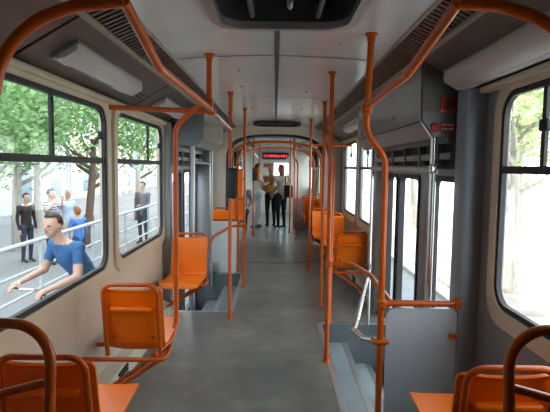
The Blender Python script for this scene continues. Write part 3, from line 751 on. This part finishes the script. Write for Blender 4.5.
# ------------------------------------------------------------------ people
def person(name, loc, rz, H, J, mats, hair, label, hairlen=0., group=None, sleeve=.5, bag=None):
    """J: joint positions in metres for a 1.75 m figure facing +y (local); one continuous skin, coloured by nearest bone"""
    k = H/1.75
    r = empty(name, loc, rz, label=label, cat='person', group=group)
    D = dict(pel=(0, 0, .93), spine=(0, 0, 1.12), chest=(0, 0, 1.32), neck=(0, .01, 1.48), head=(0, .03, 1.63),
             shL=(-.18, 0, 1.41), shR=(.18, 0, 1.41), elL=(-.23, -.02, 1.12), elR=(.23, -.02, 1.12), wrL=(-.23, .06, .87), wrR=(.23, .06, .87),
             hipL=(-.09, 0, .90), hipR=(.09, 0, .90), knL=(-.10, .02, .49), knR=(.10, .02, .49), anL=(-.10, -.02, .08), anR=(.10, -.02, .08))
    D.update(J); D = {a: Vector(v) for a, v in D.items()}
    for s in 'LR':
        if 'to'+s not in D: D['to'+s] = D['an'+s]+Vector((0, .17, -.045))
        if 'he'+s not in D: D['he'+s] = D['an'+s]+Vector((0, -.05, -.04))
    bones = [('pel', 'spine', .135, .125, 'T'), ('spine', 'chest', .125, .14, 'T'), ('chest', 'neck', .14, .06, 'T'), ('neck', 'head', .055, .055, 'S')]
    for s in 'LR':
        bones += [('chest', 'sh'+s, .12, .07, 'T'), ('sh'+s, 'el'+s, .06, .043, 'A'), ('el'+s, 'wr'+s, .043, .028, 'F'),
                  ('pel', 'hip'+s, .12, .10, 'L'), ('hip'+s, 'kn'+s, .095, .062, 'L'), ('kn'+s, 'an'+s, .06, .042, 'L'), ('an'+s, 'to'+s, .042, .03, 'B'), ('an'+s, 'he'+s, .04, .03, 'B')]
    tot = MB(); col = []
    def capsule(a, b, ra, rb, n=12):
        ax = (b-a); L = ax.length
        if L < 1e-5: return
        q = ax.to_track_quat('Z', 'Y'); prof = [(.01*ra, -ra)]
        prof += [(ra*math.cos(t), ra*math.sin(t)) for t in (-1.1, -.6, 0)]
        prof += [(rb*math.cos(t), L+rb*math.sin(t)) for t in (0, .6, 1.1)]+[(.01*rb, L+rb)]
        v = [a+q @ Vector((rr*math.cos(2*PI*j/n), rr*math.sin(2*PI*j/n), h)) for rr, h in prof for j in range(n)]
        f = [(i*n+j, i*n+(j+1) % n, (i+1)*n+(j+1) % n, (i+1)*n+j) for i in range(len(prof)-1) for j in range(n)]+[tuple(range(n-1, -1, -1)), tuple((len(prof)-1)*n+j for j in range(n))]
        tot.add(v, f)
    for (a, b_, ra, rb, m) in bones: capsule(D[a], D[b_], ra, rb); col.append((D[a], D[b_], max(ra, rb), m))
    # hands: palm, four unequal curled fingers, side thumb
    for s, sg in (('L', -1), ('R', 1)):
        d = (D['wr'+s]-D['el'+s]).normalized(); w = D['wr'+s]
        side = Vector((0, 1, 0)) if abs(d.y) < .8 else Vector((-sg, 0, 0)); side = (side-d*side.dot(d)).normalized(); pn = d.cross(side)*sg
        palm = w+d*.085; capsule(w, palm, .026, .032, 8); col.append((w, palm, .03, 'S'))
        for i, (off, ln) in enumerate(((.03, .07), (.01, .08), (-.01, .075), (-.03, .055))):
            a = palm+side*off; b1 = a+d*ln*.55-pn*.008; c1 = b1+d*ln*.35-pn*.03
            capsule(a, b1, .010, .009, 6); capsule(b1, c1, .009, .008, 6); col.append((a, c1, .01, 'S'))
        a = w+d*.03+side*.03; b1 = a+side*.03+d*.03; capsule(a, b1, .012, .010, 6); capsule(b1, b1+d*.03, .010, .009, 6); col.append((a, b1, .01, 'S'))
    # head: skull, jaw, nose, ears along the facing of the head
    fwd = D.get('look', Vector((0, 1, 0))).normalized(); upv = Vector((0, 0, 1)); rt = fwd.cross(upv).normalized(); upv = rt.cross(fwd)
    hc = D['head']+upv*.03
    def ell(c, rx, ry, rz_):
        b = bmesh.new(); bmesh.ops.create_uvsphere(b, u_segments=16, v_segments=10, radius=1)
        for v in b.verts: v.co = c+rt*(v.co.x*rx)+fwd*(v.co.y*ry)+upv*(v.co.z*rz_)
        tot.merge(b)
    ell(hc, .075, .095, .105); ell(hc-upv*.065+fwd*.03, .055, .06, .06); ell(hc+fwd*.098-upv*.02, .014, .02, .022)
    for sg in (-1, 1): ell(hc+rt*(sg*.076)-upv*.015-fwd*.01, .012, .02, .032)
    col.append((hc-upv*.1, hc+upv*.02, .09, 'S'))
    me0 = bpy.data.meshes.new('tmp'); bmesh.ops.recalc_face_normals(tot.bm, faces=tot.bm.faces[:]); tot.bm.to_mesh(me0); tot.bm.free()
    ob = bpy.data.objects.new('tmp', me0); COL.objects.link(ob)
    md = ob.modifiers.new('r', 'REMESH'); md.mode = 'VOXEL'; md.voxel_size = .013; md.use_smooth_shade = True
    sm = ob.modifiers.new('s', 'SMOOTH'); sm.factor = .5; sm.iterations = 3
    dg = bpy.context.evaluated_depsgraph_get(); me = bpy.data.meshes.new_from_object(ob.evaluated_get(dg)); bpy.data.objects.remove(ob)
    order = ['S', 'T', 'A', 'L', 'B', 'E', 'M']
    me.materials.clear()
    mm = dict(S='skin', T=mats[0], A=mats[0], L=mats[1], B='shoe', E='eye', M='lip')
    for c in order: me.materials.append(M[mm[c]])
    for p in me.polygons:
        c = p.center; best = None
        for (a, b_, rr, m) in col:
            ab = b_-a; t = max(0, min(1, (c-a).dot(ab)/max(ab.length_squared, 1e-9))); dd_ = (c-(a+ab*t)).length/rr
            if best is None or dd_ < best[0]: best = (dd_, m, t)
        m = best[1]
        if m == 'A' and best[2] > sleeve: m = 'S'
        if m == 'T' and c.z > D['neck'].z-.035 and (c-D['neck']).length < .12: m = 'S'
        if m == 'F': m = 'S' if sleeve < 1.2 else 'A'
        if m == 'S':
            h = c-hc; x, y, z = h.dot(rt), h.dot(fwd), h.dot(upv)
            if y > .05 and abs(abs(x)-.032) < .014 and abs(z-.0) < .009: m = 'E'
            elif y > .05 and abs(x) < .025 and abs(z+.062) < .008: m = 'M'
        p.material_index = order.index(m); p.use_smooth = True
    me.transform(Matrix.Scale(k, 4))
    me.name = 'body'; o = bpy.data.objects.new('body', me); link(o, r)
    # hair
    hb = bmesh.new(); bmesh.ops.create_uvsphere(hb, u_segments=18, v_segments=14, radius=1)
    dl = []
    for v in hb.verts:
        p = v.co.copy()
        drop = hairlen if (p.z < 0 and p.y < .25) else 0
        n_ = 1+.05*noise.noise(p*6)
        q = hc+upv*.012+rt*(p.x*.088*n_)+fwd*(p.y*.104*n_-.008)+upv*(p.z*.112*n_)
        if p.z < 0: q += upv*(p.z*drop)-fwd*(.02*-p.z if hairlen else 0)
        if (p.y > .35 and p.z < .45) or (p.z < -.35 and not hairlen) or (p.y > .1 and p.z < -.2): dl.append(v)
        v.co = q
    bmesh.ops.delete(hb, geom=dl, context='VERTS')
    b = MB(); b.merge(hb, 0, True); h = b.build('hair', hair, r)
    s2 = h.modifiers.new('thick', 'SOLIDIFY'); s2.thickness = .012
    h.data.transform(Matrix.Scale(k, 4))
    return r
G = -.72   # street level
# standing group beyond the gangway
pa = person('person', (-.47, 12.5, 0), math.radians(-70), 1.66, dict(chest=(0, -.02, 1.32), elR=(.22, .14, 1.2), wrR=(.16, .36, 1.3), elL=(-.2, .05, 1.14), wrL=(-.12, .24, 1.05), knL=(-.1, .08, .5), anL=(-.1, .0, .08), knR=(.1, -.02, .49), anR=(.11, -.14, .08), look=(.2, 1, 0)),
            ('white_top', 'jeans'), 'hairdark', 'dark-haired person in white top and pale jeans by the ticket machine pole', sleeve=.6)
pb = person('person', (-.11, 12.75, 0), math.radians(15), 1.64, dict(elL=(-.22, .06, 1.14), wrL=(-.12, .25, 1.12), elR=(.22, .04, 1.12), wrR=(.14, .22, 1.05), knR=(.1, .06, .49), look=(.5, 1, 0)),
            ('pink_top', 'black_trousers'), 'hairblond', 'fair-haired person in black trousers wearing a mustard backpack', hairlen=.02, sleeve=2)
pc = person('person', (.16, 12.45, 0), math.radians(35), 1.64, dict(elL=(-.22, .1, 1.16), wrL=(-.12, .3, 1.22), elR=(.24, -.03, 1.12), wrR=(.2, .14, .95), knL=(-.09, .03, .49), anL=(-.09, 0, .08), look=(-.3, 1, 0)),
            ('grey_jacket', 'black_trousers'), 'hairred', 'person with long red hair, grey jacket and black trousers', hairlen=.30, sleeve=2)
ps = person('person', (-.80, 11.62, 0), math.radians(180), 1.66, dict(pel=(0, 0, .56), spine=(0, .01, .75), chest=(0, .03, .95), neck=(0, .05, 1.11), head=(0, .08, 1.26), shL=(-.18, .03, 1.04), shR=(.18, .03, 1.04),
            elL=(-.24, .06, .78), elR=(.24, .06, .78), wrL=(-.14, .28, .68), wrR=(.14, .28, .68), hipL=(-.09, .02, .54), hipR=(.09, .02, .54), knL=(-.12, .42, .52), knR=(.12, .42, .52), anL=(-.11, .44, .10), anR=(.11, .44, .10)),
            ('grey_top', 'black_trousers'), 'hairdark', 'seated person in grey top and black trousers past the gangway', sleeve=2)
r = empty('backpack', (-.15, 12.60, 1.15), math.radians(15), label='mustard yellow backpack worn by the fair-haired person', cat='backpack')
b = MB(); b.rbox(-.14, .14, -.16, .02, -.22, .20, .05, 4); b.build('bag', 'mustard', r)
b = MB(); b.rbox(-.10, .10, -.21, -.15, -.19, -.02, .025, 3); b.build('front_pocket', 'mustard', r)
for x in (-.10, .10): b = MB(); b.tube([(x, .02, .17), (x*1.1, .16, .22), (x*1.1, .17, .0), (x, .02, -.15)], .014, .05, 6); b.build('strap', 'mustard', r)
r = empty('shoulder_bag', (.33, 12.30, 0.98), math.radians(35), label='black shoulder bag hanging beside the person in grey jacket', cat='bag')
b = MB(); b.rbox(-.05, .07, -.13, .13, -.16, .16, .03, 3); b.build('bag', 'black_cloth', r)
b = MB(); b.tube([(.0, -.11, .14), (-.06, -.03, .46), (-.06, .05, .46), (.0, .11, .14)], .012, .05, 6); b.build('strap', 'black_cloth', r)

# ------------------------------------------------------------------ street outside
b = MB(); b.box(-3.4, 3.0, -30, 70, G-.1, G); structure(b.build('ground_street', 'road'))
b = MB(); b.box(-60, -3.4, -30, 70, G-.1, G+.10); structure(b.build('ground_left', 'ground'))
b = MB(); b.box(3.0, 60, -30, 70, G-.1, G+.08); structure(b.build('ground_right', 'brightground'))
GL = G+.10
# railing along the left pavement
r = empty('street_railing', (-3.45, 3.0, GL), label='white metal street railing outside the left windows', cat='railing')
for z in (.40, .72, 1.12): b = MB(); b.tube([(0, 0, z), (0, 22, z)], .022 if z < 1 else .032, 0, 8); b.build('rail', 'railing', r)
for i in range(12): b = MB(); b.tube([(0, i*2, 0), (0, i*2, 1.12)], .028, 0, 8); b.build('post', 'railing', r)
# trees
def tree(x, y, h, tr, lean, crown, nl, m, bark, label, gz=GL, leaf=.10):
    r = empty('street_tree', (x, y, gz), label=label, cat='tree', group='street trees')
    b = MB(); pts = [(0, 0, -.05), (lean*.3, 0, h*.3), (lean, .1, h*.7), (lean*1.2, .1, h)]
    b.tube(pts, tr, .5, 10, rend=tr*.55)
    random.seed(int(x*100+y*7)); ends = []
    for i in range(7):
        a = 2*PI*i/7+random.random(); z0 = h*(.55+.06*i); e = Vector((lean+math.cos(a)*crown*.55, math.sin(a)*crown*.55, z0+crown*.45)); ends.append(e)
        b.tube([(lean*.9, .08, z0), ((lean*.9+e.x)/2, e.y/2, z0+crown*.15), e], tr*.4, .3, 6, rend=tr*.12)
    b.build('trunk', bark, r)
    L = MB(); c0 = Vector((lean, 0, h+crown*.28))
    clumps = [c0+Vector((random.gauss(0, .45)*crown, random.gauss(0, .45)*crown, random.gauss(0, .33)*crown)) for _ in range(34)]
    for i in range(nl):
        c = random.choice(clumps); p = c+Vector((random.gauss(0, .2), random.gauss(0, .2), random.gauss(0, .17)))*crown*.8
        u = Vector((random.gauss(0, 1), random.gauss(0, 1), random.gauss(0, .5))).normalized(); v = u.orthogonal().normalized()*leaf*.5
        s = leaf*random.uniform(.7, 1.3); L.add([p-u*s*.6, p+v, p+u*s*.6, p-v], [(0, 1, 2, 3)])
    L.build('foliage', m, r)
tree(-5.4, 7.6, 2.6, .13, .15, 1.7, 3000, 'leaf', 'bark', 'leafy crown hanging over the near left window')
tree(-5.05, 12.9, 2.9, .13, .12, 1.8, 3200, 'leaf', 'bark', 'dark-trunked street tree behind the woman in blue top')
tree(-6.6, 12.2, 3.0, .14, .0, 1.9, 2800, 'leaf', 'palebark', 'pale-trunked street tree behind the man in dark suit')
tree(-8.2, 16.5, 3.1, .15, .0, 2.1, 2600, 'leaf', 'palebark', 'pale-trunked leafy tree closest to the pale building')
tree(-5.6, 19.5, 3.0, .13, .0, 2.1, 2500, 'leaf', 'bark', 'farthest leafy tree seen through the second left window')
tree(4.1, 8.2, 3.2, .13, .0, 2.0, 3000, 'leaf2', 'palebark', 'yellow-green tree with pale trunk outside the near right window', G+.08)
tree(6.0, 11.8, 3.1, .14, .0, 2.2, 2800, 'leaf2', 'palebark', 'yellow-green tree outside the right doorway', G+.08)
tree(5.2, 18.0, 3.2, .14, .0, 2.4, 2600, 'leaf2', 'palebark', 'yellow-green tree outside the far right windows', G+.08)
tree(8.5, 14.5, 3.6, .15, .0, 2.6, 2600, 'leaf2', 'palebark', 'yellow-green tree standing back from the right pavement', G+.08)
b = MB(); b.rbox(3.3, 5.6, 7.2, 9.6, G+.06, G+.2, .03); tag(b.build('tree_planter', 'kerb'), 'low stone kerb round the tree outside near right window', 'planter')
# buildings
def building(x0, x1, y0, y1, z1, m, rows, label, face):
    r = empty('building', (x0, y0, GL), label=label, cat='building')
    b = MB(); b.box(0, x1-x0, 0, y1-y0, 0, z1-GL); b.build('facade', m, r)
    xf = (x1-x0) if face > 0 else 0
    y = 1.2
    while y < y1-y0-2:
        for z, hh in rows:
            w = MB(); w.box(xf-.03, xf+.03, y, y+1.3, z, z+hh); fr = w.build('window', 'shopglass', r)
            w = MB(); P = lambda p, t: (t, p[0], p[1])
            w.ring([(y, z), (y+1.3, z), (y+1.3, z+hh), (y, z+hh)], [(y-.12, z-.12), (y+1.42, z-.12), (y+1.42, z+hh+.12), (y-.12, z+hh+.12)], P, xf-.06, xf+.06); w.build('window_trim', 'white', fr)
        y += 3.1
building(-22, -11.5, -14, 27, 15, 'render', ((.4, 2.2), (4, 1.8), (7.2, 1.8), (10.4, 1.8)), 'pale rendered building across the left pavement', 1)  # unseen upper floors and extra length added to shade tram and left street
building(-24, -13.0, 28, 60, 17, 'render2', ((.4, 2.2), (4, 1.8), (7.2, 1.8)), 'ochre rendered building farther along the left pavement', 1)
# people on the left
person('person', (-4.95, 10.55, GL), math.radians(-100), 1.66, dict(elL=(-.28, .1, 1.3), wrL=(-.12, .22, 1.5), elR=(.28, .1, 1.3), wrR=(.12, .22, 1.5)), ('striped_top', 'navy_trousers'), 'hairdark', 'dark-haired woman in purple striped top behind the railing, arms raised', sleeve=.8)
person('person', (-5.0, 11.5, GL), math.radians(-120), 1.62, dict(elL=(-.22, .06, 1.14), wrL=(-.12, .25, 1.12)), ('lightblue_top', 'grey_skirt'), 'hairgrey', 'white-haired woman in pale blue top behind the railing', sleeve=.8)
person('person', (-4.0, 9.7, GL), math.radians(60), 1.36, dict(elL=(-.22, .06, 1.14), wrL=(-.12, .25, 1.12)), ('blue_top', 'navy_trousers'), 'hairred', 'short red-haired woman in blue top behind the railing', sleeve=2, hairlen=.03)
person('person', (-5.6, 10.75, GL), math.radians(-120), 1.55, {}, ('black_cloth', 'navy_trousers'), 'hairdark', 'man in a dark suit by the pale tree at far left', sleeve=2)
person('person', (-3.75, 13.6, GL), math.radians(160), 1.74, dict(elL=(-.22, .06, 1.14), wrL=(-.12, .25, 1.12)), ('grey_top', 'navy_trousers'), 'hairdark', 'person in dark clothes seen through the second left window', sleeve=2)
# cyclist beside the tram
person('person', (-2.12, 5.12, G), math.radians(148), 1.86, dict(pel=(0, -.10, .98), spine=(0, -.02, 1.14), chest=(0, .10, 1.30), neck=(0, .20, 1.44), head=(0, .27, 1.58), shL=(-.19, .13, 1.38), shR=(.19, .13, 1.38),
       elL=(-.27, .20, 1.12), elR=(.27, .20, 1.12), wrL=(-.24, .46, 1.05), wrR=(.24, .46, 1.05), hipL=(-.09, -.09, .95), hipR=(.09, -.09, .95), knL=(-.11, .18, .60), anL=(-.11, .05, .20), knR=(.11, .10, .52), anR=(.11, -.08, .09), look=(-.25, 1, -.1)),
       ('blue_shirt', 'navy_trousers'), 'hairdark', 'cyclist with dark hair and blue short-sleeved shirt riding past the left window', sleeve=.6)
r = empty('bicycle', (-2.12, 5.12, G), math.radians(148), label='bicycle ridden by the man in the blue shirt', cat='bicycle')
b = MB(); b.tube([(0, -.12, .88), (0, .02, .30), (0, .42, .82), (0, -.10, .80)], .016, .01, 8); b.tube([(0, .02, .30), (0, -.42, .34), (0, -.10, .78)], .012, .01, 8); b.build('frame', 'railing', r)
b = MB(); b.tube([(0, .42, .82), (0, .50, .55), (0, .62, .34)], .014, .05, 8); b.tube([(0, .40, .80), (0, .45, 1.05)], .014, 0, 8); b.tube([(-.31, .57, 1.065), (-.18, .55, 1.06), (-.08, .45, 1.05), (.08, .45, 1.05), (.18, .55, 1.06), (.31, .57, 1.065)], .013, .05, 8); b.build('handlebar', 'chrome', r)
b = MB(); b.rbox(-.08, .08, -.25, .03, .88, .92, .02); b.build('saddle', 'rubber', r)
for y in (-.42, .62):
    b = MB(); b.tube([(0, y+.33*math.cos(2*PI*i/32), .345+.33*math.sin(2*PI*i/32)) for i in range(32)], .018, 0, 8, closed=True); wl_ = b.build('wheel', 'rubber', r)
    b = MB()
    for i in range(12): b.tube([(0, y, .345), (0, y+.32*math.cos(2*PI*i/12), .345+.32*math.sin(2*PI*i/12))], .003, 0, 4)
    b.build('spokes', 'chrome', wl_)

# ------------------------------------------------------------------ light
w = bpy.data.worlds.new('sky'); SC.world = w; w.use_nodes = True; nt = w.node_tree
for n in list(nt.nodes): nt.nodes.remove(n)
out = nt.nodes.new('ShaderNodeOutputWorld'); bg = nt.nodes.new('ShaderNodeBackground'); nt.links.new(bg.outputs[0], out.inputs[0])
tc = nt.nodes.new('ShaderNodeTexCoord'); nz = nt.nodes.new('ShaderNodeTexNoise'); nz.inputs['Scale'].default_value = 2.5; nz.inputs['Detail'].default_value = 5
nt.links.new(tc.outputs['Generated'], nz.inputs['Vector'])
rp = nt.nodes.new('ShaderNodeValToRGB'); rp.color_ramp.elements[0].color = (.62, .80, 1, 1); rp.color_ramp.elements[1].color = (1, 1, 1, 1); rp.color_ramp.elements[0].position = .35; rp.color_ramp.elements[1].position = .6
nt.links.new(nz.outputs['Fac'], rp.inputs[0]); nt.links.new(rp.outputs[0], bg.inputs[0]); bg.inputs[1].default_value = 4.2
sd = bpy.data.lights.new('sun', 'SUN'); sd.energy = 9.; sd.angle = math.radians(2); sd.color = (1, .95, .87)
so = bpy.data.objects.new('sun', sd); link(so)
so.rotation_euler = Vector((1., -.12, -1.12)).to_track_quat('-Z', 'Y').to_euler()
SC.view_settings.view_transform = 'Standard'; SC.view_settings.look = 'None'; SC.view_settings.gamma = 1; SC.view_settings.use_curve_mapping = False
SC.view_settings.exposure = 0.42
cy = SC.cycles
cy.use_denoising = True; cy.max_bounces = 10; cy.diffuse_bounces = 6; cy.glossy_bounces = 4; cy.transparent_max_bounces = 24; cy.sample_clamp_indirect = 6
cy.caustics_reflective = False; cy.caustics_refractive = False
